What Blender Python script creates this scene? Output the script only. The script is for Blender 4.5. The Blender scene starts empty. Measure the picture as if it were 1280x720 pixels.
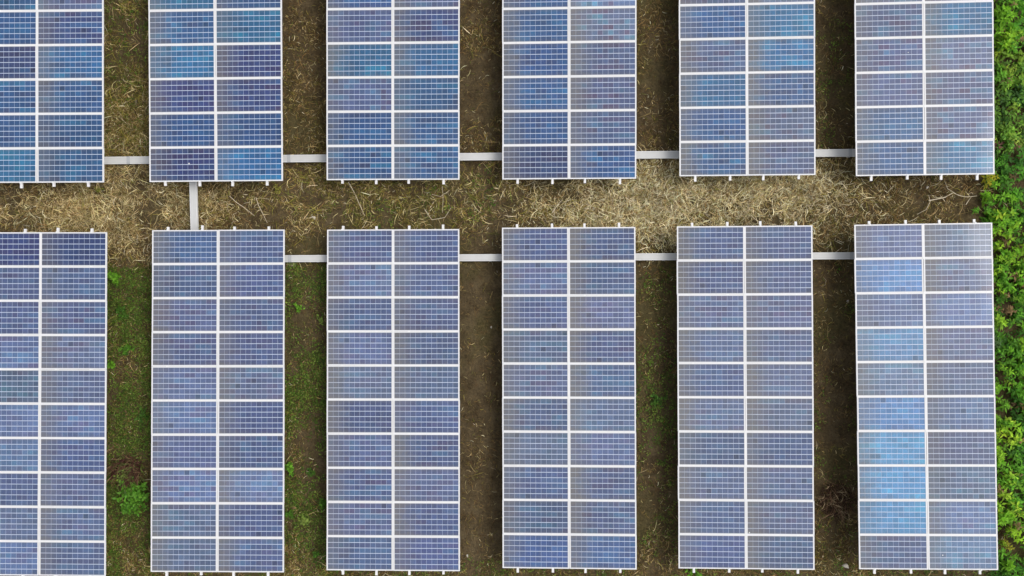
import bpy, math, random
import numpy as np
from mathutils import Matrix, Vector, Euler

R = math.radians
rnd = random.Random(11)
rng = np.random.default_rng(7)
scene = bpy.context.scene
col = scene.collection

# ------------------------------------------------------------------ camera
TABLE_DROP = 0.45                      # the tables stand this much lower than first surveyed; so does the camera
CAM_H = 29.4 - TABLE_DROP
cam_data = bpy.data.cameras.new('camera')
cam_data.sensor_fit = 'HORIZONTAL'
cam_data.sensor_width = 36.0
cam_data.lens = 36.0 * 1200.0 / 1280.0
cam_data.clip_start = 0.1
cam_data.clip_end = 2000.0
cam = bpy.data.objects.new('camera', cam_data)
cam.location = (0, 0, CAM_H)
cam.rotation_euler = (0, 0, 0)
col.objects.link(cam)
scene.camera = cam

# ------------------------------------------------------------------ world, sun, exposure
SUN_EL, SUN_AZ = 57.0, 80.0           # azimuth from +Y (picture up) towards +X (picture right)
world = bpy.data.worlds.new('World')
scene.world = world
world.use_nodes = True
wn = world.node_tree.nodes
wl = world.node_tree.links
wn.clear()
w_out = wn.new('ShaderNodeOutputWorld')
w_bg = wn.new('ShaderNodeBackground')
w_bg.inputs['Strength'].default_value = 0.145
w_sky = wn.new('ShaderNodeTexSky')
w_sky.sky_type = 'NISHITA'
w_sky.sun_disc = False
w_sky.sun_elevation = R(SUN_EL)
w_sky.sun_rotation = R(SUN_AZ)
w_sky.air_density = 1.0
w_sky.dust_density = 3.0
w_hs = wn.new('ShaderNodeHueSaturation')      # thin overcast: the cloud takes most of the blue out
w_hs.inputs['Saturation'].default_value = 0.28
wl.new(w_sky.outputs[0], w_hs.inputs['Color'])
w_tc = wn.new('ShaderNodeTexCoord')           # broken cloud over the whole dome
w_no = wn.new('ShaderNodeTexNoise'); w_no.inputs['Scale'].default_value = 5.0; w_no.inputs['Detail'].default_value = 5.0
w_mr = wn.new('ShaderNodeMapRange'); w_mr.inputs[1].default_value = 0.35; w_mr.inputs[2].default_value = 0.65
w_mr.inputs[3].default_value = 0.55; w_mr.inputs[4].default_value = 1.45
w_mx = wn.new('ShaderNodeVectorMath'); w_mx.operation = 'SCALE'
wl.new(w_tc.outputs['Generated'], w_no.inputs['Vector']); wl.new(w_no.outputs['Fac'], w_mr.inputs[0])
wl.new(w_hs.outputs[0], w_mx.inputs[0]); wl.new(w_mr.outputs[0], w_mx.inputs['Scale'])
wl.new(w_mx.outputs[0], w_bg.inputs['Color'])
wl.new(w_bg.outputs[0], w_out.inputs['Surface'])

sun_data = bpy.data.lights.new('sun', 'SUN')
sun_data.energy = 0.95
sun_data.angle = R(28)
sun_data.color = (1.0, 0.95, 0.87)
sun = bpy.data.objects.new('sun', sun_data)
d = Vector((math.sin(R(SUN_AZ)) * math.cos(R(SUN_EL)), math.cos(R(SUN_AZ)) * math.cos(R(SUN_EL)), math.sin(R(SUN_EL))))
sun.rotation_euler = d.to_track_quat('Z', 'Y').to_euler()
sun.location = (20, 10, 40)
col.objects.link(sun)

vs = scene.view_settings
vs.view_transform = 'Standard'
vs.look = 'None'
vs.exposure = 0.36
vs.gamma = 1.0
vs.use_curve_mapping = False
scene.render.film_transparent = False
try:
    scene.cycles.max_bounces = 6
    scene.cycles.diffuse_bounces = 3
except Exception:
    pass

# ------------------------------------------------------------------ helpers
def gpt(px, py, z=0.0):
    """a spot on the site, surveyed from the overhead view, at height z"""
    s = (CAM_H - z) / 1200.0
    return ((px - 640.0) * s, (360.0 - py) * s)

def tag(o, label=None, cat=None, group=None, kind=None):
    if label: o['label'] = label
    if cat: o['category'] = cat
    if group: o['group'] = group
    if kind: o['kind'] = kind
    return o

def link(name, data, parent=None, loc=None, rot=None):
    o = bpy.data.objects.new(name, data)
    col.objects.link(o)
    if parent is not None: o.parent = parent
    if loc is not None: o.location = loc
    if rot is not None: o.rotation_euler = rot
    return o

class MB:
    def __init__(self): self.v = []; self.f = []
    def box(self, x0, x1, y0, y1, z0, z1):
        b = len(self.v)
        self.v += [(x0, y0, z0), (x1, y0, z0), (x1, y1, z0), (x0, y1, z0), (x0, y0, z1), (x1, y0, z1), (x1, y1, z1), (x0, y1, z1)]
        self.f += [(b, b+3, b+2, b+1), (b+4, b+5, b+6, b+7), (b, b+1, b+5, b+4), (b+1, b+2, b+6, b+5), (b+2, b+3, b+7, b+6), (b+3, b, b+4, b+7)]
        return self
    def quad(self, x0, x1, y0, y1, z):
        b = len(self.v)
        self.v += [(x0, y0, z), (x1, y0, z), (x1, y1, z), (x0, y1, z)]
        self.f.append((b, b+1, b+2, b+3))
        return self
    def tube(self, pts, radii, n=6):
        b = len(self.v)
        pts = [Vector(p) for p in pts]
        for i, p in enumerate(pts):
            t = (pts[min(i+1, len(pts)-1)] - pts[max(i-1, 0)]).normalized()
            a = t.cross(Vector((0, 0, 1)))
            if a.length < 1e-3: a = Vector((1, 0, 0))
            a.normalize(); c = t.cross(a).normalized()
            for k in range(n):
                w = 2*math.pi*k/n
                self.v.append(tuple(p + radii[i]*(math.cos(w)*a + math.sin(w)*c)))
        for i in range(len(pts)-1):
            for k in range(n):
                k2 = (k+1) % n
                self.f.append((b+i*n+k, b+i*n+k2, b+(i+1)*n+k2, b+(i+1)*n+k))
        self.f.append(tuple(b+k for k in range(n))[::-1])
        e = b+(len(pts)-1)*n
        self.f.append(tuple(e+k for k in range(n)))
        return self
    def mesh(self, name, mat):
        m = bpy.data.meshes.new(name)
        m.from_pydata(self.v, [], self.f)
        m.materials.append(mat)
        m.update()
        return m

def array_mesh(name, verts, faces, colors, mat, smooth=False):
    """verts (n,3); faces (m,k) with k fixed; colors (n,3) per vertex"""
    m = bpy.data.meshes.new(name)
    n, (mf, k) = len(verts), faces.shape
    m.vertices.add(n)
    m.vertices.foreach_set('co', np.ascontiguousarray(verts, dtype=np.float32).ravel())
    m.loops.add(mf*k)
    m.loops.foreach_set('vertex_index', np.ascontiguousarray(faces, dtype=np.int32).ravel())
    m.polygons.add(mf)
    m.polygons.foreach_set('loop_start', np.arange(0, mf*k, k, dtype=np.int32))
    m.polygons.foreach_set('loop_total', np.full(mf, k, dtype=np.int32))
    if smooth: m.polygons.foreach_set('use_smooth', np.ones(mf, dtype=bool))
    m.update(calc_edges=True)
    if colors is not None:
        a = m.attributes.new('tint', 'FLOAT_COLOR', 'POINT')
        c = np.ones((n, 4), dtype=np.float32); c[:, :3] = colors
        a.data.foreach_set('color', c.ravel())
    m.materials.append(mat)
    return m

class NT:
    def __init__(self, name):
        self.m = bpy.data.materials.new(name); self.m.use_nodes = True
        self.t = self.m.node_tree; self.n = self.t.nodes; self.l = self.t.links
        self.n.clear()
        self.out = self.n.new('ShaderNodeOutputMaterial')
    def new(self, t, **kw):
        x = self.n.new(t)
        for k, v in kw.items(): setattr(x, k, v)
        return x
    def put(self, sock, v):
        if isinstance(v, bpy.types.NodeSocket): self.l.new(v, sock)
        elif isinstance(v, (tuple, list)) and len(v) == 3 and sock.type == 'RGBA': sock.default_value = (*v, 1)
        else: sock.default_value = v
    def math(self, op, a, b=None, c=None, clamp=False):
        x = self.new('ShaderNodeMath', operation=op, use_clamp=clamp)
        self.put(x.inputs[0], a)
        if b is not None: self.put(x.inputs[1], b)
        if c is not None: self.put(x.inputs[2], c)
        return x.outputs[0]
    def mix(self, f, a, b, blend='MIX'):
        x = self.new('ShaderNodeMix', data_type='RGBA', blend_type=blend)
        self.put(x.inputs[0], f); self.put(x.inputs[6], a); self.put(x.inputs[7], b)
        return x.outputs[2]
    def ramp(self, f, stops, interp='LINEAR'):
        x = self.new('ShaderNodeValToRGB')
        x.color_ramp.interpolation = interp
        e = x.color_ramp.elements
        while len(e) < len(stops): e.new(0.5)
        for el, (p, c) in zip(e, stops):
            el.position = p; el.color = (*c, 1) if len(c) == 3 else c
        self.put(x.inputs[0], f)
        return x.outputs[0]
    def smooth(self, v, a, b, lo=0.0, hi=1.0):
        x = self.new('ShaderNodeMapRange', interpolation_type='SMOOTHSTEP')
        self.put(x.inputs[0], v)
        x.inputs[1].default_value = a; x.inputs[2].default_value = b
        x.inputs[3].default_value = lo; x.inputs[4].default_value = hi
        return x.outputs[0]
    def noise(self, vec, scale, detail=3, rough=0.55, w=None):
        x = self.new('ShaderNodeTexNoise')
        if w is not None:
            x.noise_dimensions = '4D'; self.put(x.inputs['W'], w)
        self.put(x.inputs['Vector'], vec)
        x.inputs['Scale'].default_value = scale; x.inputs['Detail'].default_value = detail
        x.inputs['Roughness'].default_value = rough
        return x.outputs['Fac'], x.outputs['Color']
    def principled(self, **kw):
        p = self.new('ShaderNodeBsdfPrincipled')
        for k, v in kw.items(): self.put(p.inputs[k], v)
        self.l.new(p.outputs[0], self.out.inputs['Surface'])
        return p

# ------------------------------------------------------------------ materials
def mat_metal(name, base, rough, var=0.06, scale=3.0, metallic=0.0):
    t = NT(name)
    tc = t.new('ShaderNodeTexCoord')
    info = t.new('ShaderNodeObjectInfo')
    f, _ = t.noise(tc.outputs['Object'], scale, 4, 0.6, w=t.math('MULTIPLY', info.outputs['Random'], 50))
    c = t.mix(f, tuple(max(0, x-var) for x in base), tuple(min(0.9, x+var) for x in base))
    t.principled(**{'Base Color': c, 'Roughness': rough, 'Metallic': metallic})
    return t.m

M_FRAME = mat_metal('anodised_frame', (0.70, 0.695, 0.70), 0.45, 0.03, 2.0)
M_RAIL = mat_metal('rail_aluminium', (0.74, 0.73, 0.72), 0.45, 0.05, 2.0)
M_STEEL = mat_metal('galvanised_steel', (0.42, 0.43, 0.44), 0.5, 0.06, 6.0)
M_TRAY = mat_metal('tray_galvanised', (0.55, 0.55, 0.54), 0.5, 0.07, 3.5)
M_TRAYLIP = mat_metal('tray_lip_galvanised', (0.72, 0.72, 0.71), 0.5, 0.05, 3.5)

CW = 0.157                       # cell pitch
def dust_factor(t, tc, info):
    """grey-brown dust that has washed down to the low (left) edge of the glass"""
    sep = t.new('ShaderNodeSeparateXYZ'); t.l.new(tc.outputs['Object'], sep.inputs[0])
    x, y = sep.outputs[0], sep.outputs[1]
    w = t.math('MULTIPLY', info.outputs['Random'], 37.0)
    n1, _ = t.noise(tc.outputs['Object'], 2.3, 3, 0.6, w=w)
    n2, _ = t.noise(tc.outputs['Object'], 14.0, 3, 0.6, w=w)
    xs = t.math('ADD', x, t.math('MULTIPLY', t.math('SUBTRACT', n1, 0.5), 0.55))
    left = t.smooth(xs, -1.0, 0.05, 1.0, 0.0)
    left = t.math('POWER', left, 1.5)
    low = t.smooth(t.math('ADD', t.math('ABSOLUTE', y), t.math('MULTIPLY', n1, 0.05)), 0.36, 0.52, 0.0, 0.45)
    film = t.math('MULTIPLY', t.smooth(n2, 0.35, 0.75), 0.20)
    a = t.new('ShaderNodeAttribute', attribute_type='OBJECT', attribute_name='dustiness')
    f = t.math('ADD', t.math('MULTIPLY', left, 0.56), t.math('MULTIPLY', low, 0.5))
    f = t.math('ADD', f, film)
    f = t.math('MULTIPLY', f, a.outputs['Fac'])
    return t.math('MINIMUM', f, 0.85), x, y

def mat_cells():
    t = NT('silicon_cells_under_glass')
    tc = t.new('ShaderNodeTexCoord'); info = t.new('ShaderNodeObjectInfo')
    f, x, y = dust_factor(t, tc, info)
    cx = t.math('FLOOR', t.math('DIVIDE', t.math('ADD', x, 6*CW), CW))
    cy = t.math('FLOOR', t.math('DIVIDE', t.math('ADD', y, 3*CW), CW))
    w = t.math('MULTIPLY', info.outputs['Random'], 91.0)
    cv = t.new('ShaderNodeCombineXYZ'); t.l.new(cx, cv.inputs[0]); t.l.new(cy, cv.inputs[1])
    wn_ = t.new('ShaderNodeTexWhiteNoise', noise_dimensions='4D')
    t.l.new(cv.outputs[0], wn_.inputs['Vector']); t.l.new(w, wn_.inputs['W'])
    sv = t.new('ShaderNodeCombineXYZ')
    t.l.new(t.math('MULTIPLY', cx, 0.16), sv.inputs[0]); t.l.new(t.math('MULTIPLY', cy, 5.3), sv.inputs[1])
    s1, _ = t.noise(sv.outputs[0], 1.0, 2, 0.6, w=w)
    sv2 = t.new('ShaderNodeCombineXYZ')
    t.l.new(t.math('MULTIPLY', cx, 0.22), sv2.inputs[0]); t.l.new(t.math('ADD', t.math('MULTIPLY', cy, 3.1), 60), sv2.inputs[1])
    s2, _ = t.noise(sv2.outputs[0], 1.0, 1, 0.5, w=t.math('ADD', w, 13.0))
    base = info.outputs['Color']
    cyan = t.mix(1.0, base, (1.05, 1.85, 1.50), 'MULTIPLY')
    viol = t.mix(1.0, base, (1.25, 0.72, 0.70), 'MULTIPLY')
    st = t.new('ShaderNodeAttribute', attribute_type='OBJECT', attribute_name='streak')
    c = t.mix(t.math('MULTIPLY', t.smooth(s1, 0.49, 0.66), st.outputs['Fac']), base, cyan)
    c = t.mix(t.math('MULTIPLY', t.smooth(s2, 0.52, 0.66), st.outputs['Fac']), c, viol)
    # cell by cell brightness, with a few odd dark ones
    br = t.math('ADD', t.math('MULTIPLY', wn_.outputs['Value'], 0.26), 0.87)
    odd = t.math('GREATER_THAN', wn_.outputs['Value'], 0.993)
    br = t.math('MULTIPLY', br, t.math('SUBTRACT', 1.0, t.math('MULTIPLY', odd, 0.45)))
    # broad patches across the glass and the multicrystalline grain
    g1, _ = t.noise(tc.outputs['Object'], 1.1, 2, 0.5, w=w)
    br = t.math('MULTIPLY', br, t.math('ADD', t.math('MULTIPLY', g1, 0.5), 0.75))
    vo = t.new('ShaderNodeTexVoronoi'); vo.inputs['Scale'].default_value = 45
    t.l.new(tc.outputs['Object'], vo.inputs['Vector'])
    gsep = t.new('ShaderNodeSeparateXYZ'); t.l.new(vo.outputs['Color'], gsep.inputs[0])
    br = t.math('MULTIPLY', br, t.math('ADD', t.math('MULTIPLY', gsep.outputs[0], 0.24), 0.88))
    bc = t.new('ShaderNodeCombineXYZ')
    for i in range(3): t.l.new(br, bc.inputs[i])
    c = t.mix(1.0, c, bc.outputs[0], 'MULTIPLY')
    c = t.mix(f, c, (0.165, 0.158, 0.148))
    # bird droppings, rare
    v2 = t.new('ShaderNodeTexVoronoi', voronoi_dimensions='4D'); v2.inputs['Scale'].default_value = 1.6
    t.l.new(tc.outputs['Object'], v2.inputs['Vector']); t.l.new(w, v2.inputs['W'])
    spot = t.math('LESS_THAN', v2.outputs['Distance'], 0.035)
    c = t.mix(spot, c, (0.7, 0.7, 0.68))
    t.principled(**{'Base Color': c, 'Roughness': t.math('ADD', t.math('MULTIPLY', f, 0.4), 0.35),
                    'Specular IOR Level': 0.2, 'Coat Weight': 0.8, 'Coat Roughness': 0.06, 'Coat IOR': 1.45})
    return t.m
M_CELLS = mat_cells()

def mat_backsheet():
    t = NT('white_backsheet_under_glass')
    tc = t.new('ShaderNodeTexCoord'); info = t.new('ShaderNodeObjectInfo')
    f, x, y = dust_factor(t, tc, info)
    c = t.mix(0.10, (0.56, 0.63, 0.785), info.outputs['Color'])
    c = t.mix(t.math('MULTIPLY', f, 0.7), c, (0.27, 0.26, 0.245))
    t.principled(**{'Base Color': c, 'Roughness': 0.45, 'Coat Weight': 0.8, 'Coat Roughness': 0.06, 'Coat IOR': 1.45})
    return t.m
M_BACK = mat_backsheet()

def mat_ground():
    t = NT('soil_and_thatch')
    tc = t.new('ShaderNodeTexCoord'); P = tc.outputs['Object']
    n1, _ = t.noise(P, 0.35, 4, 0.6)
    n2, _ = t.noise(P, 2.2, 5, 0.62)
    n3, _ = t.noise(P, 16.0, 5, 0.7)
    n4, _ = t.noise(P, 60.0, 3, 0.7)
    c = t.ramp(n2, [(0.30, (0.058, 0.041, 0.021)), (0.50, (0.104, 0.076, 0.041)), (0.72, (0.152, 0.115, 0.064))])
    c = t.mix(t.smooth(n1, 0.48, 0.62, 0, 0.55), c, (0.088, 0.080, 0.028))
    n5, _ = t.noise(P, 5.0, 4, 0.65)
    c = t.mix(t.smooth(n5, 0.56, 0.70, 0, 0.5), c, (0.115, 0.062, 0.028))
    c = t.mix(t.smooth(n3, 0.50, 0.75, 0, 0.75), c, (0.20, 0.142, 0.062))
    c = t.mix(t.smooth(n3, 0.50, 0.28, 0, 0.7), c, (0.028, 0.021, 0.013))
    c = t.mix(t.smooth(n4, 0.58, 0.72, 0, 0.5), c, (0.21, 0.16, 0.085))
    p = t.principled(**{'Base Color': c, 'Roughness': 0.95, 'Specular IOR Level': 0.1})
    b = t.new('ShaderNodeBump'); b.inputs['Strength'].default_value = 0.9; b.inputs['Distance'].default_value = 0.06
    h = t.math('ADD', n3, t.math('MULTIPLY', n4, 0.5))
    t.l.new(h, b.inputs['Height']); t.l.new(b.outputs[0], p.inputs['Normal'])
    return t.m
M_GROUND = mat_ground()

def mat_leaf(name, trans, rough=0.55, spec=0.25):
    t = NT(name)
    a = t.new('ShaderNodeAttribute', attribute_name='tint')
    tc = t.new('ShaderNodeTexCoord')
    n, _ = t.noise(tc.outputs['Object'], 9.0, 3, 0.6)
    k = t.new('ShaderNodeCombineXYZ')
    v = t.math('ADD', t.math('MULTIPLY', n, 0.5), 0.75)
    for i in range(3): t.l.new(v, k.inputs[i])
    c = t.mix(1.0, a.outputs['Color'], k.outputs[0], 'MULTIPLY')
    p = t.new('ShaderNodeBsdfPrincipled')
    t.l.new(c, p.inputs['Base Color']); p.inputs['Roughness'].default_value = rough
    p.inputs['Specular IOR Level'].default_value = spec
    if trans:
        tr = t.new('ShaderNodeBsdfTranslucent'); t.l.new(c, tr.inputs['Color'])
        mx = t.new('ShaderNodeMixShader'); mx.inputs[0].default_value = trans
        t.l.new(p.outputs[0], mx.inputs[1]); t.l.new(tr.outputs[0], mx.inputs[2])
        t.l.new(mx.outputs[0], t.out.inputs['Surface'])
    else:
        t.l.new(p.outputs[0], t.out.inputs['Surface'])
    return t.m
M_LEAF = mat_leaf('green_leaf', 0.4)
M_STRAW = mat_leaf('dry_grass_blade', 0.0, 0.75, 0.15)

def mat_plain(name, a, b, scale, rough=0.85):
    t = NT(name)
    tc = t.new('ShaderNodeTexCoord')
    n, _ = t.noise(tc.outputs['Object'], scale, 4, 0.6)
    t.principled(**{'Base Color': t.mix(n, a, b), 'Roughness': rough, 'Specular IOR Level': 0.2})
    return t.m
M_STONE = mat_plain('pale_stone', (0.38, 0.34, 0.28), (0.66, 0.62, 0.54), 12)
M_TWIG = mat_plain('bleached_twig', (0.45, 0.37, 0.25), (0.75, 0.66, 0.50), 14)
M_STEM = mat_plain('green_stem', (0.06, 0.09, 0.02), (0.12, 0.13, 0.04), 20)

# ------------------------------------------------------------------ ground: one sheet out to the horizon
def bumps(x, y):
    return (0.030*np.sin(0.9*x+1.3)*np.cos(1.1*y+0.4) + 0.018*np.sin(2.7*x+0.7*y) + 0.012*np.sin(5.3*y-2.1*x+2)
            + 0.008*np.sin(9.1*x+4.0)*np.sin(8.3*y)) - 0.03
def axis(lo, hi, step, far):
    a = np.arange(lo, hi+1e-6, step)
    ext = np.array([1.5, 4, 10, 25, 60, 140, 300, far])
    return np.concatenate([(lo-ext)[::-1], a, hi+ext])
gx = axis(-19, 21, 0.16, 700); gy = axis(-13, 15, 0.16, 700)
GX, GY = np.meshgrid(gx, gy)
inner = np.clip((20.5-np.abs(GX-1))/1.0, 0, 1)*np.clip((14.5-np.abs(GY-1))/1.0, 0, 1)
GZ = bumps(GX, GY)*inner + rng.normal(0, 0.006, GX.shape)*inner
gv = np.stack([GX.ravel(), GY.ravel(), GZ.ravel()], 1)
nx, ny = len(gx), len(gy)
ii = (np.arange(ny-1)[:, None]*nx + np.arange(nx-1)[None, :]).ravel()
gf = np.stack([ii, ii+1, ii+nx+1, ii+nx], 1)
ground = link('ground', array_mesh('ground', gv, gf, None, M_GROUND, smooth=True))
tag(ground, 'bare brown soil with thatch between the solar tables', 'ground', kind='structure')

# ------------------------------------------------------------------ solar tables
PITCH, ML, MW = 1.002, 1.957, 1.0005          # row pitch, module length (across the table), module width
LIPX, LIPY = 0.039, 0.032
frame_mb = MB()
hx, hy = ML/2, MW/2
frame_mb.box(-hx, -hx+LIPX, -hy, hy, -0.040, 0)
frame_mb.box(hx-LIPX, hx, -hy, hy, -0.040, 0)
frame_mb.box(-hx+LIPX, hx-LIPX, -hy, -hy+LIPY, -0.040, -0.0005)
frame_mb.box(-hx+LIPX, hx-LIPX, hy-LIPY, hy, -0.040, -0.0005)
ME_FRAME = frame_mb.mesh('frame', M_FRAME)
ME_BACK = MB().box(-hx+LIPX-0.01, hx-LIPX+0.01, -hy+LIPY-0.01, hy-LIPY+0.01, -0.012, -0.0065).mesh('backsheet', M_BACK)
cells_mb = MB()
GAPX, GAPY = 0.0065, 0.018                    # between columns, between rows
for i in range(12):
    for j in range(6):
        x0, x1 = -6*CW+i*CW+GAPX/2, -6*CW+(i+1)*CW-GAPX/2
        y0, y1 = -3*CW+j*CW+GAPY/2, -3*CW+(j+1)*CW-GAPY/2
        x0, x1 = max(x0, -hx+LIPX-0.004), min(x1, hx-LIPX+0.004)
        y0, y1 = max(y0, -hy+LIPY-0.004), min(y1, hy-LIPY+0.004)
        cells_mb.quad(x0, x1, y0, y1, -0.0048)
ME_CELLS = cells_mb.mesh('cells', M_CELLS)

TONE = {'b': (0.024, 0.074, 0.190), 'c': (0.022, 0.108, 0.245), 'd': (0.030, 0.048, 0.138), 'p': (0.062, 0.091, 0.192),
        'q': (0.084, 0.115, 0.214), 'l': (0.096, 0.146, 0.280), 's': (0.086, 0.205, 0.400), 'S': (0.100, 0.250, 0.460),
        'm': (0.054, 0.102, 0.228), 'w': (0.105, 0.165, 0.285)}  # paler lower-row tones and sky blues have sky reflection painted into the module colour
# pose (x, y, z, yaw, pitch, roll), then tones of the left and the right column, nearest row first
TABLES = [
 ('T', 1, (-13.839, 8.076, 1.436, 0.00165, -0.00373, -0.02469), 'cbbdbbbcbd', 'bbbcdpbcbd', 0.8,
  'upper row solar table cut off by the left edge of the view'),
 ('T', 2, (-8.668, 8.120, 1.380, 0.00599, -0.00078, -0.02652), 'dbdcbcbbdb', 'cbddcbcbdb', 0.85,
  'upper row solar table with one bright turquoise panel, above the lengthwise cable tray'),
 ('T', 3, (-3.486, 8.178, 1.308, -0.00137, 0.00616, -0.04352), 'bbpcpbbpcb', 'bbbcdpbcbb', 0.95,
  'third solar table from the left in the upper row, left of the middle'),
 ('T', 4, (1.671, 8.204, 1.285, 0.00026, 0.00534, -0.05491), 'dbbbbbbpbb', 'bpppqlpbpb', 1.1,
  'upper row solar table in the middle of the view, a turquoise stripe on one panel'),
 ('T', 5, (6.850, 8.288, 1.384, 0.00289, -0.00233, -0.05856), 'bbcpbppbpb', 'ppbcclbpbp', 1.15,
  'upper row solar table above the palest straw, second from the green undergrowth'),
 ('T', 6, (11.935, 8.281, 1.559, 0.00674, -0.00391, -0.06651), 'bbpppqpbpb', 'cppqclpbpp', 1.1,
  'upper row solar table along the green undergrowth on the right'),
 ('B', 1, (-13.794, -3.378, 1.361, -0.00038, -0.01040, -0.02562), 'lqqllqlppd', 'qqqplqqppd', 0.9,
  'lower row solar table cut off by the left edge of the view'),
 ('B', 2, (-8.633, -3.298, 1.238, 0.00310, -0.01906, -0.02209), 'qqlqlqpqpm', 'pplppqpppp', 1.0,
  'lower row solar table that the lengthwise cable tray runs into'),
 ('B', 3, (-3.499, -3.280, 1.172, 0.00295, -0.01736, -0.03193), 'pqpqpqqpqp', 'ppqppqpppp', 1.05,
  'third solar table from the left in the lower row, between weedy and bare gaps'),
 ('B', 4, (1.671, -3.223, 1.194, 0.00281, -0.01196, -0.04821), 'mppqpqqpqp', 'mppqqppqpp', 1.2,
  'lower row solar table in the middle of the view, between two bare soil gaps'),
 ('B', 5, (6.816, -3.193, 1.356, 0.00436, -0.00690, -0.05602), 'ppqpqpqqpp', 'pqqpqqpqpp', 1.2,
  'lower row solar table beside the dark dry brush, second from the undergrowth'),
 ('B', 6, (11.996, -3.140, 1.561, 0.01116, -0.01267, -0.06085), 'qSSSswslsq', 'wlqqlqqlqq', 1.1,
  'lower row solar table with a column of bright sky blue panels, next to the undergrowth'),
]
RAILS = (0.115, 0.376, 0.620, 0.880)
TW = 2*ML + 0.006
ME_RAIL = MB().box(-0.034, 0.034, -5*PITCH-0.125, 5*PITCH+0.120, -0.100, -0.0415).mesh('rail', M_RAIL)
ME_CROSS = MB().box(-TW/2+0.12, TW/2-0.12, -0.04, 0.04, -0.190, -0.1015).mesh('cross_beam', M_STEEL)
clamp_mb = MB()
for r in RAILS:
    for k in range(11):
        yy = (k-5)*PITCH
        clamp_mb.box(-TW/2+r*TW-0.025, -TW/2+r*TW+0.025, yy-0.022, yy+0.022, 0.0005, 0.006)
for k in range(1, 10):
    clamp_mb.box(-0.026, 0.026, (k-5)*PITCH-0.03, (k-5)*PITCH+0.03, 0.0008, 0.007)
ME_CLAMPS = clamp_mb.mesh('clamps', M_TRAYLIP)
ME_SEAM = MB().box(-0.030, 0.030, -5*PITCH, 5*PITCH, -0.072, -0.0412).mesh('seam_strip', M_RAIL)
LEGS = {}

for row, idx, pose, tl, tr, dust, label in TABLES:
    x, y, z, yaw, pit, rol = pose
    z -= TABLE_DROP
    root = link('solar_array', None, None, (x, y, z), (pit, rol, yaw))
    root.empty_display_size = 0.5
    tag(root, label, 'solar array', 'solar tables in two rows')
    Mw = Matrix.Translation((x, y, z)) @ Euler((pit, rol, yaw)).to_matrix().to_4x4()
    for side, tones in ((-1, tl), (1, tr)):
        for k in range(10):
            tone = tones[k]
            lx = side*(ML/2+0.003) + rnd.gauss(0, 0.003)
            ly = (k-4.5)*PITCH + rnd.gauss(0, 0.001)
            pan = link('solar_panel', ME_BACK, root, (lx, ly, rnd.uniform(0, 0.003)),
                       (rnd.gauss(0, 0.0012), rnd.gauss(0, 0.0012), rnd.gauss(0, 0.0008)))
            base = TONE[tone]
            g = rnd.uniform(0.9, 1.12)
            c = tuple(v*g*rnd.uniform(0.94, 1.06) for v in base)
            dd = dust*rnd.uniform(0.75, 1.2)
            if tone in 'sS': dd *= 0.8
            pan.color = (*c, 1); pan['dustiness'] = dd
            if tone in 'sS': pan['label'] = 'bright sky blue panel'
            elif tone == 'c': pan['label'] = 'turquoise tinted panel'
            fr = link('frame', ME_FRAME, pan)
            ce = link('cells', ME_CELLS, pan)
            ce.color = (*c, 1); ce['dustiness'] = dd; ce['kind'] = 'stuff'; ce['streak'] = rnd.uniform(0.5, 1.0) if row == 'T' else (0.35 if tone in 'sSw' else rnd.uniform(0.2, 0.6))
    for r in RAILS:
        link('rail', ME_RAIL, root, (-TW/2+r*TW+rnd.gauss(0, 0.008), rnd.uniform(-0.03, 0.03), 0))
    link('seam_strip', ME_SEAM, root)
    cl = link('clamps', ME_CLAMPS, root); cl['kind'] = 'stuff'
    for cy in (-4.2, -1.4, 1.4, 4.2):
        link('cross_beam', ME_CROSS, root, (0, cy, 0))
        for lx in (-1.15, 1.15):
            top = Mw @ Vector((lx, cy, -0.191))
            h = round(top.z + 0.25, 2)
            if h not in LEGS:
                LEGS[h] = MB().box(-0.05, 0.05, -0.03, -0.024, -h, 0).box(-0.05, -0.044, -0.024, 0.03, -h, 0).box(0.044, 0.05, -0.024, 0.03, -h, 0).mesh('leg', M_STEEL)
            link('leg', LEGS[h], root, (lx, cy, -0.191))

# ------------------------------------------------------------------ cable trays
def tray(p0, p1, z, width, label, section=2.4):
    a = Vector((*p0, z)); b = Vector((*p1, z))
    L = (b-a).length; ang = math.atan2(b.y-a.y, b.x-a.x)
    root = link('cable_tray', None, None, (a.x, a.y, 0), (0, 0, ang))
    tag(root, label, 'cable tray', 'cable trays between the tables')
    ch = MB()
    ch.box(0, L, -width/2, -width/2+0.018, z-0.12, z)
    ch.box(0, L, width/2-0.018, width/2, z-0.12, z)
    ch.box(0, L, -width/2+0.018, width/2-0.018, z-0.12, z-0.11)
    link('channel', ch.mesh('channel', M_TRAYLIP), root)
    s = 0.0; k = 0
    while s < L-0.05:
        e = min(s+section, L)
        m = MB().box(s+0.003, e-0.003, -width/2+0.020, width/2-0.020, z-0.022, z-0.006-0.003*(k % 2)).mesh('cover', M_TRAY)
        link('cover', m, root)
        if e < L-0.05:
            link('splice_plate', MB().box(e-0.05, e+0.05, -width/2-0.004, width/2+0.004, z-0.09, z+0.003).mesh('splice_plate', M_STEEL), root)
        s = e; k += 1
    s = 0.6
    while s < L:
        m = MB().box(s-0.03, s+0.03, -width/2-0.01, width/2+0.01, -0.25, z-0.122).mesh('support', M_STEEL)
        link('support', m, root)
        s += 2.6
    return root
TZ = 0.24
tray(gpt(60, 201.2, TZ), gpt(1150, 189.9, TZ), TZ, 0.215, 'long pale grey cable tray running beneath the upper row of tables')
tray(gpt(262, 323.8, TZ), gpt(1150, 319.2, TZ), TZ, 0.205, 'long pale grey cable tray running beneath the lower row of tables')
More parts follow.
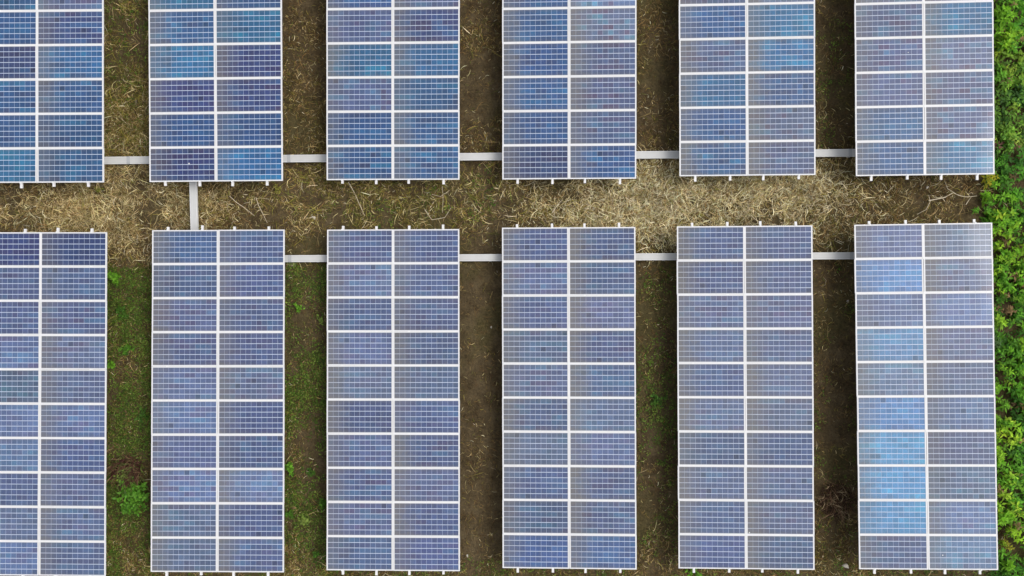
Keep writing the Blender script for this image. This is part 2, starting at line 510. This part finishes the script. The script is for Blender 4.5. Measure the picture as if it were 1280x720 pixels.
tray(gpt(240.0, 196, TZ+0.15), gpt(243.6, 325, TZ+0.15), TZ+0.15, 0.205, 'short pale grey cable tray crossing the dry grass aisle lengthwise')

# ------------------------------------------------------------------ vegetation helpers
def blades(P, head, L, W, curv, lift, tint, ground_z=True, seg=3):
    """curved grass blades. P (n,2) or (n,3) start, head azimuth, L length, W width, curv total turn, lift arch height"""
    n = len(P)
    rows = seg+1
    s = np.linspace(0, 1, rows)
    ang = head[:, None] + curv[:, None]*(s[None, :]-0.5)
    step = (L/seg)[:, None]
    dx = np.cos(ang)*step; dy = np.sin(ang)*step
    X = P[:, 0:1] + np.concatenate([np.zeros((n, 1)), np.cumsum(dx[:, :-1], 1)], 1)
    Y = P[:, 1:2] + np.concatenate([np.zeros((n, 1)), np.cumsum(dy[:, :-1], 1)], 1)
    z0 = bumps(P[:, 0], P[:, 1]) if P.shape[1] == 2 else P[:, 2]
    Z = z0[:, None] + 0.006 + lift[:, None]*np.sin(s*math.pi*0.8)[None, :]
    wprof = np.array([0.75, 1.0, 0.8, 0.2]) if seg == 3 else np.linspace(1, 0.2, rows)
    hw = 0.5*W[:, None]*wprof[None, :]
    nxv, nyv = -np.sin(ang), np.cos(ang)
    roll = rng.normal(0, 0.5, (n, 1))
    cr, sr = np.cos(roll), np.sin(roll)
    A = np.stack([X+nxv*hw*cr, Y+nyv*hw*cr, Z+hw*sr], 2)
    B = np.stack([X-nxv*hw*cr, Y-nyv*hw*cr, Z-hw*sr], 2)
    V = np.stack([A, B], 2).reshape(-1, 3)
    base = (np.arange(n)*rows*2)[:, None]
    k = np.arange(seg)[None, :]*2
    F = np.stack([base+k, base+k+1, base+k+3, base+k+2], 2).reshape(-1, 4)
    C = np.repeat(tint, rows*2, 0)
    return V, F, C

def leaves(P, az, el, L, W, droop, tint):
    """folded leaves as four triangles each"""
    n = len(P)
    dirh = np.stack([np.cos(az)*np.cos(el), np.sin(az)*np.cos(el), np.sin(el)], 1)
    side = np.stack([-np.sin(az), np.cos(az), np.zeros(n)], 1)
    tw = rng.normal(0, 0.25, (n, 1))
    side = side*np.cos(tw) + np.array([[0, 0, 1.0]])*np.sin(tw)
    up = np.array([[0, 0, 1.0]])
    mid = P + dirh*(0.42*L)[:, None]
    tip = P + dirh*L[:, None] - up*(droop*L)[:, None]
    fold = up*(0.22*W)[:, None]
    v = np.stack([P, mid+side*(W/2)[:, None]+fold*0.6, mid-fold*0.4, mid-side*(W/2)[:, None]+fold*0.6, tip], 1).reshape(-1, 3)
    b = (np.arange(n)*5)[:, None]
    f = np.concatenate([b+np.array([[0, 2, 1]]), b+np.array([[0, 3, 2]]), b+np.array([[1, 2, 4]]), b+np.array([[2, 3, 4]])], 1).reshape(-1, 3)
    c = np.repeat(tint, 5, 0)
    return v, f, c

def join(parts):
    vs_, fs_, cs_ = [], [], []; o = 0
    for v, f, c in parts:
        vs_.append(v); fs_.append(f+o); cs_.append(c); o += len(v)
    return np.concatenate(vs_), np.concatenate(fs_), np.concatenate(cs_)

def vnoise(x, y, s, seed):
    """cheap smooth value noise for densities"""
    r = np.random.default_rng(seed); T = r.random((64, 64))
    u, v = x*s+100, y*s+100
    i, j = np.floor(u).astype(int), np.floor(v).astype(int)
    fu, fv = u-i, v-j
    fu, fv = fu*fu*(3-2*fu), fv*fv*(3-2*fv)
    g = lambda a, b: T[a % 64, b % 64]
    return (g(i, j)*(1-fu)+g(i+1, j)*fu)*(1-fv) + (g(i, j+1)*(1-fu)+g(i+1, j+1)*fu)*fv

# ------------------------------------------------------------------ dry grass on the ground (uncountable)
STRAW = np.array([(0.70, 0.57, 0.28), (0.90, 0.81, 0.52), (0.43, 0.31, 0.13), (0.25, 0.155, 0.055), (0.12, 0.075, 0.028), (0.29, 0.245, 0.050), (0.145, 0.165, 0.028)])
x0, y0 = gpt(-90, 800); x1, y1 = gpt(1262, -60)
AREA = (x1-x0)*(y1-y0)
PEAK = 2600
N = int(AREA*PEAK)
cx_, cy_ = rng.uniform(x0, x1, N), rng.uniform(y0, y1, N)
px, py = cx_/CAM_H*1200+640, 360-cy_/CAM_H*1200
def G(ax, ay, sx, sy): return np.exp(-0.5*((px-ax)/sx)**2-0.5*((py-ay)/sy)**2)
def soft(v, a, b): 
    t_ = np.clip((v-a)/(b-a), 0, 1); return t_*t_*(3-2*t_)
aisle = soft(py, 196, 226)*(1-soft(py, 286, 318))
n1 = vnoise(cx_, cy_, 0.9, 3); n2 = vnoise(cx_, cy_, 2.6, 4)
nn = np.clip(3.2*(0.5*n1+0.5*n2-0.24), 0.10, 1.8)
hot = G(860, 250, 95, 34) + 0.75*G(985, 240, 40, 26) + 0.5*G(790, 270, 60, 30)
gold = G(120, 250, 75, 40) + 0.5*G(215, 262, 40, 26)
dens = 1.6*aisle*nn*(250 + 200*G(470, 250, 120, 40) - 90*G(640, 250, 55, 60) - 60*G(300, 250, 40, 60))
dens += 1450*np.clip(hot, 0, 1)*nn + 1000*np.clip(gold, 0, 1)*nn
up_ = 1-soft(py, 196, 215)
gap = lambda a, b: soft(px, a-26, a+2)*(1-soft(px, b-2, b+26))
dens += up_*nn*(850*gap(131, 187) + 420*gap(353, 408) + 420*gap(574, 628) + 300*gap(795, 849) + 280*gap(1019, 1069))
low = soft(py, 310, 335)
dens += low*nn*(240*gap(133, 190) + 220*gap(355, 409) + 90*gap(574, 628) + 120*gap(795, 848) + 130*gap(1016, 1070))
bot = soft(py, 650, 705)
dens += bot*nn*520
dens += 250*G(1040, 660, 30, 30)*nn
keep = rng.random(N) < dens/PEAK
# nothing far underneath the tables
P = np.stack([cx_[keep], cy_[keep]], 1)
hotk, goldk, nk, n2k = np.clip(hot[keep], 0, 1), np.clip(gold[keep], 0, 1), n1[keep], n2[keep]
pyk, pxk = py[keep], px[keep]
n = len(P)
wts = np.tile(np.array([[0.11, 0.04, 0.20, 0.30, 0.20, 0.11, 0.04]]), (n, 1))
wts += hotk[:, None]*np.array([[0.9, 1.1, 0.3, 0.0, 0.0, 0.15, 0.0]])
wts += goldk[:, None]*np.array([[0.7, 0.15, 0.5, 0.1, 0.0, 0.05, 0.0]])
olive = np.exp(-0.5*((pxk-500)/90)**2-0.5*((pyk-250)/35)**2) + 0.8*np.exp(-0.5*((pxk-160)/45)**2)*(pyk < 200) + 0.6*(pyk > 320)*(pxk < 420)
wts += olive[:, None]*np.array([[0.15, 0.02, 0.05, 0.0, 0.0, 0.55, 0.30]])
ingap = ((pyk < 190) & (pxk > 300)) | (pyk > 325)
wts += ingap[:, None]*np.array([[0.0, 0.0, 0.1, 0.35, 0.45, 0.12, 0.05]])
wts = np.cumsum(wts/wts.sum(1, keepdims=True), 1)
pick = (rng.random((n, 1)) > wts).sum(1).clip(0, 6)
n3k = vnoise(P[:, 0], P[:, 1], 4.5, 6)
tint = STRAW[pick]*rng.uniform(0.45, 1.25, (n, 1))*(0.65+0.7*n3k)[:, None]*rng.uniform(0.94, 1.06, (n, 3))
long_ = rng.random(n) < np.clip(0.20+0.28*hotk+0.12*goldk, 0, 1)*np.where(ingap, 0.18, 1.0)
L = np.where(long_, rng.uniform(0.16, 0.46, n), rng.uniform(0.05, 0.17, n))
W = np.where(long_, rng.uniform(0.008, 0.018, n), rng.uniform(0.006, 0.015, n))
head = rng.uniform(0, 2*math.pi, n)
curv = rng.normal(0, 1.15, n)
lift = np.where(long_, np.abs(rng.normal(0.07, 0.08, n)), np.abs(rng.normal(0.03, 0.05, n)))
V, F, C = blades(P, head, L, W, curv, lift, tint)
dg = link('dry_grass', array_mesh('dry_grass', V, F, C, M_STRAW))
tag(dg, 'straw coloured dry grass strewn over the brown soil', 'dry grass', kind='stuff')
print('blades', n)

# ------------------------------------------------------------------ low green weeds in the gaps (uncountable)
def rosettes(P, nl, L0, W0, el0, tint, zbase, jitter=0.35):
    n = len(P); tot = n*nl
    base = np.repeat(P, nl, 0)
    az = np.repeat(rng.uniform(0, 6.283, n), nl) + np.tile(np.arange(nl)*2.399, n) + rng.normal(0, 0.3, tot)
    z = bumps(base[:, 0], base[:, 1]) + np.repeat(zbase, nl)*rng.uniform(0.35, 1.0, tot)
    el = rng.normal(el0, 0.25, tot)
    k = rng.uniform(0.6, 1.25, tot)*np.repeat(rng.uniform(0.7, 1.3, n), nl)
    off = rng.normal(0, jitter*L0, (tot, 2))
    p3 = np.stack([base[:, 0]+off[:, 0], base[:, 1]+off[:, 1], z], 1)
    tt = np.repeat(tint, nl, 0)*rng.uniform(0.65, 1.3, (tot, 1))
    return leaves(p3, az, el, L0*k, W0*k, np.abs(rng.normal(0.25, 0.2, tot)), tt)

GREEN = np.array([(0.110, 0.215, 0.024), (0.160, 0.260, 0.036), (0.085, 0.160, 0.020), (0.210, 0.285, 0.046), (0.185, 0.180, 0.040)])
M_ = 24000
wx, wy = rng.uniform(-16, 15, M_*6), rng.uniform(-9.5, 9, M_*6)
wpx, wpy = wx/CAM_H*1200+640, 360-wy/CAM_H*1200
def gp(a, b): return ((wpx > a-6) & (wpx < b+6)).astype(float)
wn1 = vnoise(wx, wy, 1.3, 21)
dn = (wpy > 335)*gp(133, 190)*np.clip(wn1*2.0-0.25, 0.10, 1)*1.0 + (wpy > 330)*gp(355, 409)*np.clip(wn1*2.0-0.35, 0.06, 1)*0.9
dn += 0.35*np.exp(-0.5*((wpx-822)/16)**2-0.5*((wpy-505)/38)**2) + 0.08*gp(795, 848)*(wpy > 330)*(wn1 > 0.6)
dn += 0.16*(wpy > 700)*(wn1 > 0.4) + 0.10*((wpy > 205) & (wpy < 285))*(wn1 > 0.55)*(np.abs(wpx-510) < 110)
dn += 0.10*(wpy < 185)*gp(1019, 1069)*(wn1 > 0.5) + 0.12*(wpy < 185)*gp(131, 187)
dn += 0.05*(wpy > 335)*gp(1016, 1070)*(wn1 > 0.6)
kp = rng.random(len(wx)) < dn*1.1
WP = np.stack([wx[kp], wy[kp]], 1)
wt = GREEN[rng.integers(0, 5, len(WP))]*rng.uniform(0.55, 1.25, (len(WP), 1))
v, f, c = rosettes(WP, 6, 0.062, 0.030, 0.3, wt, rng.uniform(0.02, 0.12, len(WP)), 1.0)
lw = link('low_weeds', array_mesh('low_weeds', v, f, c, M_LEAF))
tag(lw, 'low olive green weeds creeping over the soil between the tables', 'weeds', kind='stuff')
print('weeds', len(WP))

# ------------------------------------------------------------------ single weed plants
def weed(px_, py_, rad, height, tint, label, nst=9, nl=12, leaf=0.09, group='green weeds in the gaps'):
    gx_, gy_ = gpt(px_, py_, height*0.6)
    root = link('weed_plant', None, None, (gx_, gy_, 0))
    tag(root, label, 'weed', group)
    z0 = float(bumps(np.array([gx_]), np.array([gy_]))[0])
    st = MB(); parts = []
    for k in range(nst):
        a = rnd.uniform(0, 6.283); rr = rad*math.sqrt(rnd.random())
        ex, ey, ez = rr*math.cos(a), rr*math.sin(a), height*rnd.uniform(0.55, 1.0)*(1-0.35*rr/rad)
        st.tube([(0.1*ex, 0.1*ey, z0-0.02), (0.5*ex, 0.5*ey, z0+0.6*ez), (ex, ey, z0+ez)], [0.008, 0.006, 0.003], 5)
        t_ = rng.uniform(0.3, 1.0, nl)
        base = np.stack([ex*t_, ey*t_, z0+ez*np.sqrt(t_)], 1)
        az = np.arange(nl)*2.399+rnd.uniform(0, 6) + rng.normal(0, 0.3, nl)
        kk = rng.uniform(0.7, 1.3, nl)*leaf
        tt = np.array([tint])*rng.uniform(0.45, 1.6, (nl, 1))*rng.uniform(0.92, 1.08, (nl, 3))
        parts.append(leaves(base, az, rng.normal(0.35, 0.25, nl), kk, kk*0.5, np.abs(rng.normal(0.25, 0.15, nl)), tt))
    v, f, c = join(parts)
    link('foliage', array_mesh('foliage', v, f, c, M_LEAF), root)
    link('stem', st.mesh('stem', M_STEM), root)
    return root
g1, g2, g3, g4 = (0.155, 0.360, 0.026), (0.090, 0.220, 0.020), (0.068, 0.160, 0.018), (0.24, 0.33, 0.06)
weed(142, 345, 0.22, 0.35, g1, 'bright green weed against the cut off lower table near its upper end', 8, 14, 0.12)
weed(150, 388, 0.33, 0.25, g3, 'dark green low weed just below the bright one in the left gap')
weed(158, 436, 0.25, 0.22, g2, 'small mid green weed in the left gap, right of the leftmost lower table')
weed(137, 456, 0.14, 0.28, g1, 'small bright weed tucked against the edge of the leftmost lower table', 6, 10, 0.09)
weed(176, 520, 0.24, 0.22, g3, 'dull green weed in the left gap against the second lower table')
weed(165, 622, 0.60, 0.50, (0.115, 0.285, 0.026), 'large bushy green weed filling the lower part of the left gap', 30, 16, 0.13)
weed(150, 596, 0.22, 0.40, g4, 'pale green sprig beside the reddish dead brush', 8, 10, 0.09)
weed(365, 329, 0.15, 0.18, (0.25, 0.30, 0.10), 'pale small weed right under the cable tray in the second gap', 6, 8, 0.09)
weed(372, 384, 0.20, 0.20, g1, 'mid green weed with round clump in the upper part of the second gap', 7, 9, 0.08)
weed(399, 398, 0.16, 0.2, g4, 'pale upright weed near the third lower table in the second gap', 6, 8, 0.08)
weed(363, 586, 0.26, 0.32, g1, 'bright green weed halfway down the second gap at the table edge', 10, 13, 0.10)
weed(389, 590, 0.17, 0.2, g3, 'dark green weed in the middle of the second gap', 6, 9, 0.08)
weed(402, 631, 0.17, 0.30, g2, 'round green weed pressed against the third lower table', 8, 11, 0.09)
weed(361, 644, 0.15, 0.22, g2, 'small dark weed by the corner side of the second lower table', 6, 9, 0.08)
weed(379, 650, 0.19, 0.2, g4, 'pale weed with broad leaves low in the second gap', 6, 9, 0.12)
weed(396, 692, 0.15, 0.22, g2, 'small green weed near the bottom end of the second gap', 6, 9, 0.08)
weed(823, 498, 0.30, 0.25, g3, 'dark green weed in the fourth gap between the middle lower tables', 10, 12, 0.08)
weed(868, 718, 0.30, 0.22, g1, 'green weed beneath the lower end of the fifth lower table', 9, 10, 0.09)
weed(123, 236, 0.16, 0.14, (0.22, 0.24, 0.03), 'yellow green tuft at the corner of the cut off upper table', 6, 9, 0.07)
weed(345, 237, 0.16, 0.14, (0.27, 0.25, 0.05), 'yellowish tuft below the corner of the second upper table', 6, 9, 0.07)

# ------------------------------------------------------------------ dead brush
def brush(px_, py_, rad, height, nb, tints, label):
    gx_, gy_ = gpt(px_, py_, 0.1)
    root = link('dead_brush', None, None, (gx_, gy_, 0))
    tag(root, label, 'dead brush', 'dead brush in the gaps')
    z0 = float(bumps(np.array([gx_]), np.array([gy_]))[0])
    a = rng.uniform(0, 6.283, nb); r0 = rad*0.75*np.sqrt(rng.random(nb))
    P3 = np.stack([r0*np.cos(a), r0*np.sin(a), np.full(nb, z0)+rng.uniform(0, 0.1, nb)], 1)
    tt = np.array(tints)[rng.integers(0, len(tints), nb)]*rng.uniform(0.7, 1.2, (nb, 1))
    v, f, c = blades(P3, rng.normal(-1.9, 1.1, nb), rng.uniform(0.25, 0.85, nb)*rad, rng.uniform(0.010, 0.022, nb),
                     rng.normal(0, 0.9, nb), rng.uniform(0.2, 1.0, nb)*height, tt)
    link('stalks', array_mesh('stalks', v, f, c, M_STRAW), root)
    m2 = int(nb*1.8)
    a = rng.uniform(0, 6.283, m2); rr = rad*0.75*np.sqrt(rng.random(m2))
    lp = np.stack([rr*np.cos(a), rr*np.sin(a), z0+rng.uniform(0.01, 0.6, m2)*height], 1)
    tt = np.array(tints[:2])[rng.integers(0, 2, m2)]*rng.uniform(0.6, 1.1, (m2, 1))
    v, f, c = leaves(lp, a+rng.normal(0, 1, m2), rng.normal(0, 0.4, m2), rng.uniform(0.05, 0.12, m2), rng.uniform(0.02, 0.05, m2), np.full(m2, 0.3), tt)
    link('dead_leaves', array_mesh('dead_leaves', v, f, c, M_STRAW), root)
brush(1046, 625, 0.66, 0.40, 220, [(0.042, 0.022, 0.013), (0.080, 0.044, 0.025), (0.32, 0.24, 0.14), (0.17, 0.105, 0.06), (0.12, 0.07, 0.04)],
      'dark dead brush with arching tan stalks beside the right hand lower table')
brush(158, 588, 0.58, 0.35, 300, [(0.060, 0.026, 0.018), (0.110, 0.050, 0.032), (0.19, 0.11, 0.06), (0.12, 0.16, 0.04)],
      'reddish brown dead brush above the large green weed')

# ------------------------------------------------------------------ fallen branch, stalks and stones
def branch(px_list, rad, label, twigs=(), group=None, name='dead_branch'):
    pts = [gpt(a, b, 0.08) for a, b in px_list]
    ox, oy = pts[0]
    root = link(name, None, None, (ox, oy, 0))
    tag(root, label, 'branch', group)
    def mk(nm, pl, r):
        m = MB(); n_ = len(pl)
        q = [(x-ox, y-oy, 0.12+0.04*math.sin(3.0*i+x)) for i, (x, y) in enumerate(pl)]
        m.tube(q, [r*(1-0.55*i/max(1, n_-1)) for i in range(n_)], 6)
        link(nm, m.mesh(nm, M_TWIG), root)
    mk('limb', pts, rad)
    for tw in twigs: mk('twig', [gpt(a, b, 0.08) for a, b in tw], rad*0.65)
branch([(1160, 251), (1170, 249), (1180, 247), (1187, 243), (1191, 241), (1197, 244), (1204, 246), (1212, 246), (1220, 245)], 0.018,
       'pale forked dead branch on the aisle by the right hand tables',
       [[(1191, 241), (1184, 236), (1180, 226)], [(1162, 252), (1160, 244)], [(1206, 256), (1211, 250), (1213, 246)], [(1162, 252), (1157, 262), (1146, 268)]])
branch([(320, 247), (324, 257), (329, 268), (335, 279)], 0.012, 'thin bleached stalk lying above the second lower table corner', group='fallen stalks')
branch([(287, 245), (296, 253), (306, 260), (319, 270)], 0.013, 'pale stalk lying across the aisle right of the lengthwise tray', group='fallen stalks')
branch([(436, 228), (443, 241), (450, 256), (456, 270)], 0.012, 'pale stalk below the third upper table', group='fallen stalks')
branch([(531, 262), (540, 275), (556, 272), (564, 260)], 0.012, 'curved dry stalk above the third lower table', [[(553, 233), (554, 250), (553, 266)], [(540, 243), (551, 246), (562, 238)]], group='fallen stalks')
branch([(690, 266), (697, 256), (703, 250)], 0.013, 'short dry stalk above the middle lower table', [[(692, 262), (694, 274)]], group='fallen stalks')

def stone(px_, py_, r, label):
    gx_, gy_ = gpt(px_, py_)
    m = MB(); n_, k_ = 9, 6
    for i in range(k_+1):
        ph = math.pi*i/k_
        for j in range(n_):
            th = 2*math.pi*j/n_
            q = r*(1+0.22*math.sin(3*th+px_)*math.sin(ph)+rnd.uniform(-0.1, 0.1))
            m.v.append((q*1.25*math.sin(ph)*math.cos(th+0.5), q*0.8*math.sin(ph)*math.sin(th+0.5), 0.6*q*math.cos(ph)))
    for i in range(k_):
        for j in range(n_):
            j2 = (j+1) % n_
            m.f.append((i*n_+j, (i+1)*n_+j, (i+1)*n_+j2, i*n_+j2))
    z0 = float(bumps(np.array([gx_]), np.array([gy_]))[0])
    me = m.mesh('stone', M_STONE)
    me.polygons.foreach_set('use_smooth', [True]*len(me.polygons))
    o = link('stone', me, None, (gx_, gy_, z0+0.3*r), (0, 0, rnd.uniform(0, 3)))
    tag(o, label, 'stone', 'pale stones on the soil')
stone(1057, 707, 0.085, 'pale stone at the bottom of the gap beside the right hand lower table')
stone(392, 272, 0.060, 'pale round stone in the aisle above the second gap')
stone(584, 695, 0.040, 'small white stone near the bottom of the third gap')
stone(1160, 234, 0.040, 'small white stone beneath the upper right table')
stone(742, 261, 0.050, 'pale stone in the aisle above the middle lower table')
stone(768, 274, 0.050, 'pale stone beside the corner of the middle lower table')
stone(1060, 376, 0.030, 'tiny white stone in the fifth gap beside the sky blue panels')
stone(614, 409, 0.030, 'tiny white stone in the bare third gap')

# ------------------------------------------------------------------ green undergrowth along the right side
UG = np.array([(0.150, 0.400, 0.018), (0.230, 0.480, 0.024), (0.100, 0.310, 0.018), (0.340, 0.550, 0.034), (0.050, 0.170, 0.014)])
def plants_mass(X, Y, hts, leafL, tints, nl):
    n = len(X); tot = n*nl
    lev = np.tile((np.arange(nl)+0.5)/nl, n)
    bx, by, bh = np.repeat(X, nl), np.repeat(Y, nl), np.repeat(hts, nl)
    z = bumps(bx, by) + bh*(0.25+0.75*lev)
    az = np.repeat(rng.uniform(0, 6.283, n), nl) + np.tile(np.arange(nl)*2.399, n) + rng.normal(0, 0.25, tot)
    k = np.repeat(leafL, nl)*(1.15-0.6*lev)*rng.uniform(0.75, 1.25, tot)
    off = rng.normal(0, 0.03, (tot, 2))
    p3 = np.stack([bx+off[:, 0], by+off[:, 1], z], 1)
    el = 0.02+0.33*lev+rng.normal(0, 0.22, tot)
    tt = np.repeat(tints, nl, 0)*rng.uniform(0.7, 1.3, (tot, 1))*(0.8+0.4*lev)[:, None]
    return leaves(p3, az, el, k, k*rng.uniform(0.30, 0.48, tot), np.abs(rng.normal(0.22, 0.15, tot)), tt)
nP = 3000
ux, uy = rng.uniform(14.25, 18.5, nP), rng.uniform(-10.2, 10.2, nP)
upx, upy = ux/CAM_H*1200+640, 360-uy/CAM_H*1200
edge = 1238 - 16*np.exp(-0.5*((upy-255)/38)**2) + 10*(vnoise(ux, uy, 0.8, 31)-0.5)
bare = np.exp(-0.5*((upx-1257)/9)**2-0.5*((upy-302)/10)**2) + np.exp(-0.5*((upx-1254)/11)**2-0.5*((upy-411)/7)**2) + np.exp(-0.5*((upx-1262)/9)**2-0.5*((upy-146)/8)**2) + 0.8*np.exp(-0.5*((upx-1275)/7)**2-0.5*((upy-235)/18)**2) + 0.7*np.exp(-0.5*((upx-1262)/16)**2-0.5*((upy-690)/16)**2)
kp = (upx > edge) & (rng.random(nP) > np.clip(bare, 0, 0.97))
ux, uy = ux[kp], uy[kp]; upx, upy = upx[kp], upy[kp]
hn = vnoise(ux, uy, 1.1, 33)
hn = np.clip(0.6*hn+0.4*vnoise(ux, uy, 2.4, 35)+rng.normal(0, 0.08, len(ux)), 0, 1)
ht = 0.12+0.85*hn*np.clip((upx-1228)/22, 0.35, 1)
ti = np.clip((hn*4.2+rng.normal(0, 0.8, len(ux))).astype(int), 0, 4)
order = np.array([4, 2, 0, 1, 3])
yel = ((upy > 65) & (upy < 190))[:, None]
hue = vnoise(ux, uy, 0.7, 37)[:, None]
tin = UG[order[ti]]*rng.uniform(0.7, 1.25, (len(ux), 1))*(np.array([[0.75, 0.95, 1.3]])*(1-hue)+np.array([[1.35, 1.05, 0.9]])*hue)
dry = rng.random(len(ux)) < 0.035
tin[dry] = np.array([0.26, 0.17, 0.07])*rng.uniform(0.5, 1.2, (dry.sum(), 1))
tin = tin*np.where(yel, np.array([[1.25, 0.92, 1.6]]), 1.0)
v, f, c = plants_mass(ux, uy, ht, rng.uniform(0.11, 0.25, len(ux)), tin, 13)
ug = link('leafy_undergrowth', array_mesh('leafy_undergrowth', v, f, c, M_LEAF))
tag(ug, 'dense bright green leafy undergrowth along the right side of the tables', 'undergrowth', kind='stuff')
print('undergrowth leaves', len(v)//5)

def shrub(px_, py_, rad, height, leafL, tint, label):
    gx_, gy_ = gpt(px_, py_, height)
    root = link('leafy_shrub', None, None, (gx_, gy_, 0))
    tag(root, label, 'shrub', 'leafy shrubs in the undergrowth')
    z0 = float(bumps(np.array([gx_]), np.array([gy_]))[0])
    k = max(3, int(rad*rad*38))
    st = MB(); parts = []
    for i in range(k):
        a = rnd.uniform(0, 6.283); rr = rad*math.sqrt(rnd.random()) if i else 0
        ex, ey = rr*math.cos(a), rr*math.sin(a); hh = height*(1-0.4*(rr/rad)**2)*rnd.uniform(0.85, 1.05)
        st.tube([(0.2*ex, 0.2*ey, z0-0.03), (0.75*ex, 0.75*ey, z0+0.5*hh), (ex, ey, z0+hh)], [0.014, 0.010, 0.004], 5)
        nl = 15; lev = (np.arange(nl)+0.5)/nl
        base = np.stack([np.full(nl, ex), np.full(nl, ey), z0+hh*(0.4+0.6*lev)], 1)
        az = np.arange(nl)*2.399+rnd.uniform(0, 6)+rng.normal(0, 0.2, nl)
        L_ = leafL*(1.2-0.65*lev)*rng.uniform(0.8, 1.2, nl)
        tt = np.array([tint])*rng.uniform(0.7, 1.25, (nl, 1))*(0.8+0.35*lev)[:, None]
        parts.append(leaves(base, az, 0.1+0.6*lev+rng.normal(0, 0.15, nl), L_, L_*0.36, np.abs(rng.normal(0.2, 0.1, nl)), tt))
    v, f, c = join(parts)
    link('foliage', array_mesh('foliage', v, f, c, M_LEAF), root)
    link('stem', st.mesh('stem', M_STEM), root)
gA, gB, gC = (0.230, 0.520, 0.026), (0.320, 0.580, 0.034), (0.160, 0.430, 0.030)
shrub(1262, 20, 0.42, 0.95, 0.26, gA, 'green shrub with long star shaped leaves in the upper right corner')
shrub(1268, 45, 0.25, 0.85, 0.26, gB, 'single star shaped leafy shoot below the upper right corner shrub')
shrub(1258, 92, 0.35, 0.80, 0.20, gC, 'darker green shrub beside the upper right table, third panel row from the top')
shrub(1251, 220, 0.16, 1.05, 0.16, (0.42, 0.40, 0.02), 'small bright yellow shoot at the lower corner of the upper right table')
shrub(1262, 244, 0.42, 0.80, 0.17, gA, 'bright green shrub level with the aisle at its right end')
shrub(1240, 262, 0.33, 0.55, 0.15, gC, 'green shrub bordering the end of the dry grass aisle')
shrub(1258, 283, 0.35, 0.75, 0.19, gA, 'green shrub above the upper corner of the lower right table')
shrub(1268, 325, 0.38, 0.70, 0.17, gB, 'yellowish green shrub beside the second panel row of the lower right table')
shrub(1253, 400, 0.26, 0.75, 0.22, gB, 'light green shrub above the small bare brown spot')
shrub(1252, 428, 0.26, 0.65, 0.18, (0.09, 0.18, 0.05), 'bluish green shrub below the small bare brown spot')
shrub(1251, 484, 0.26, 0.75, 0.18, gA, 'rounded light green shrub beside the middle of the lower right table')
shrub(1255, 568, 0.28, 0.80, 0.22, gB, 'bright broad leaved shrub by the lower part of the right hand table')
shrub(1262, 648, 0.36, 0.85, 0.26, gA, 'large leaved bright green shrub by the second last panel row')
shrub(1267, 686, 0.13, 0.65, 0.14, (0.36, 0.36, 0.03), 'small yellow flowering shoot near the lower right corner')
shrub(1266, 712, 0.28, 0.70, 0.20, gA, 'green shrub in the lower right corner of the view')
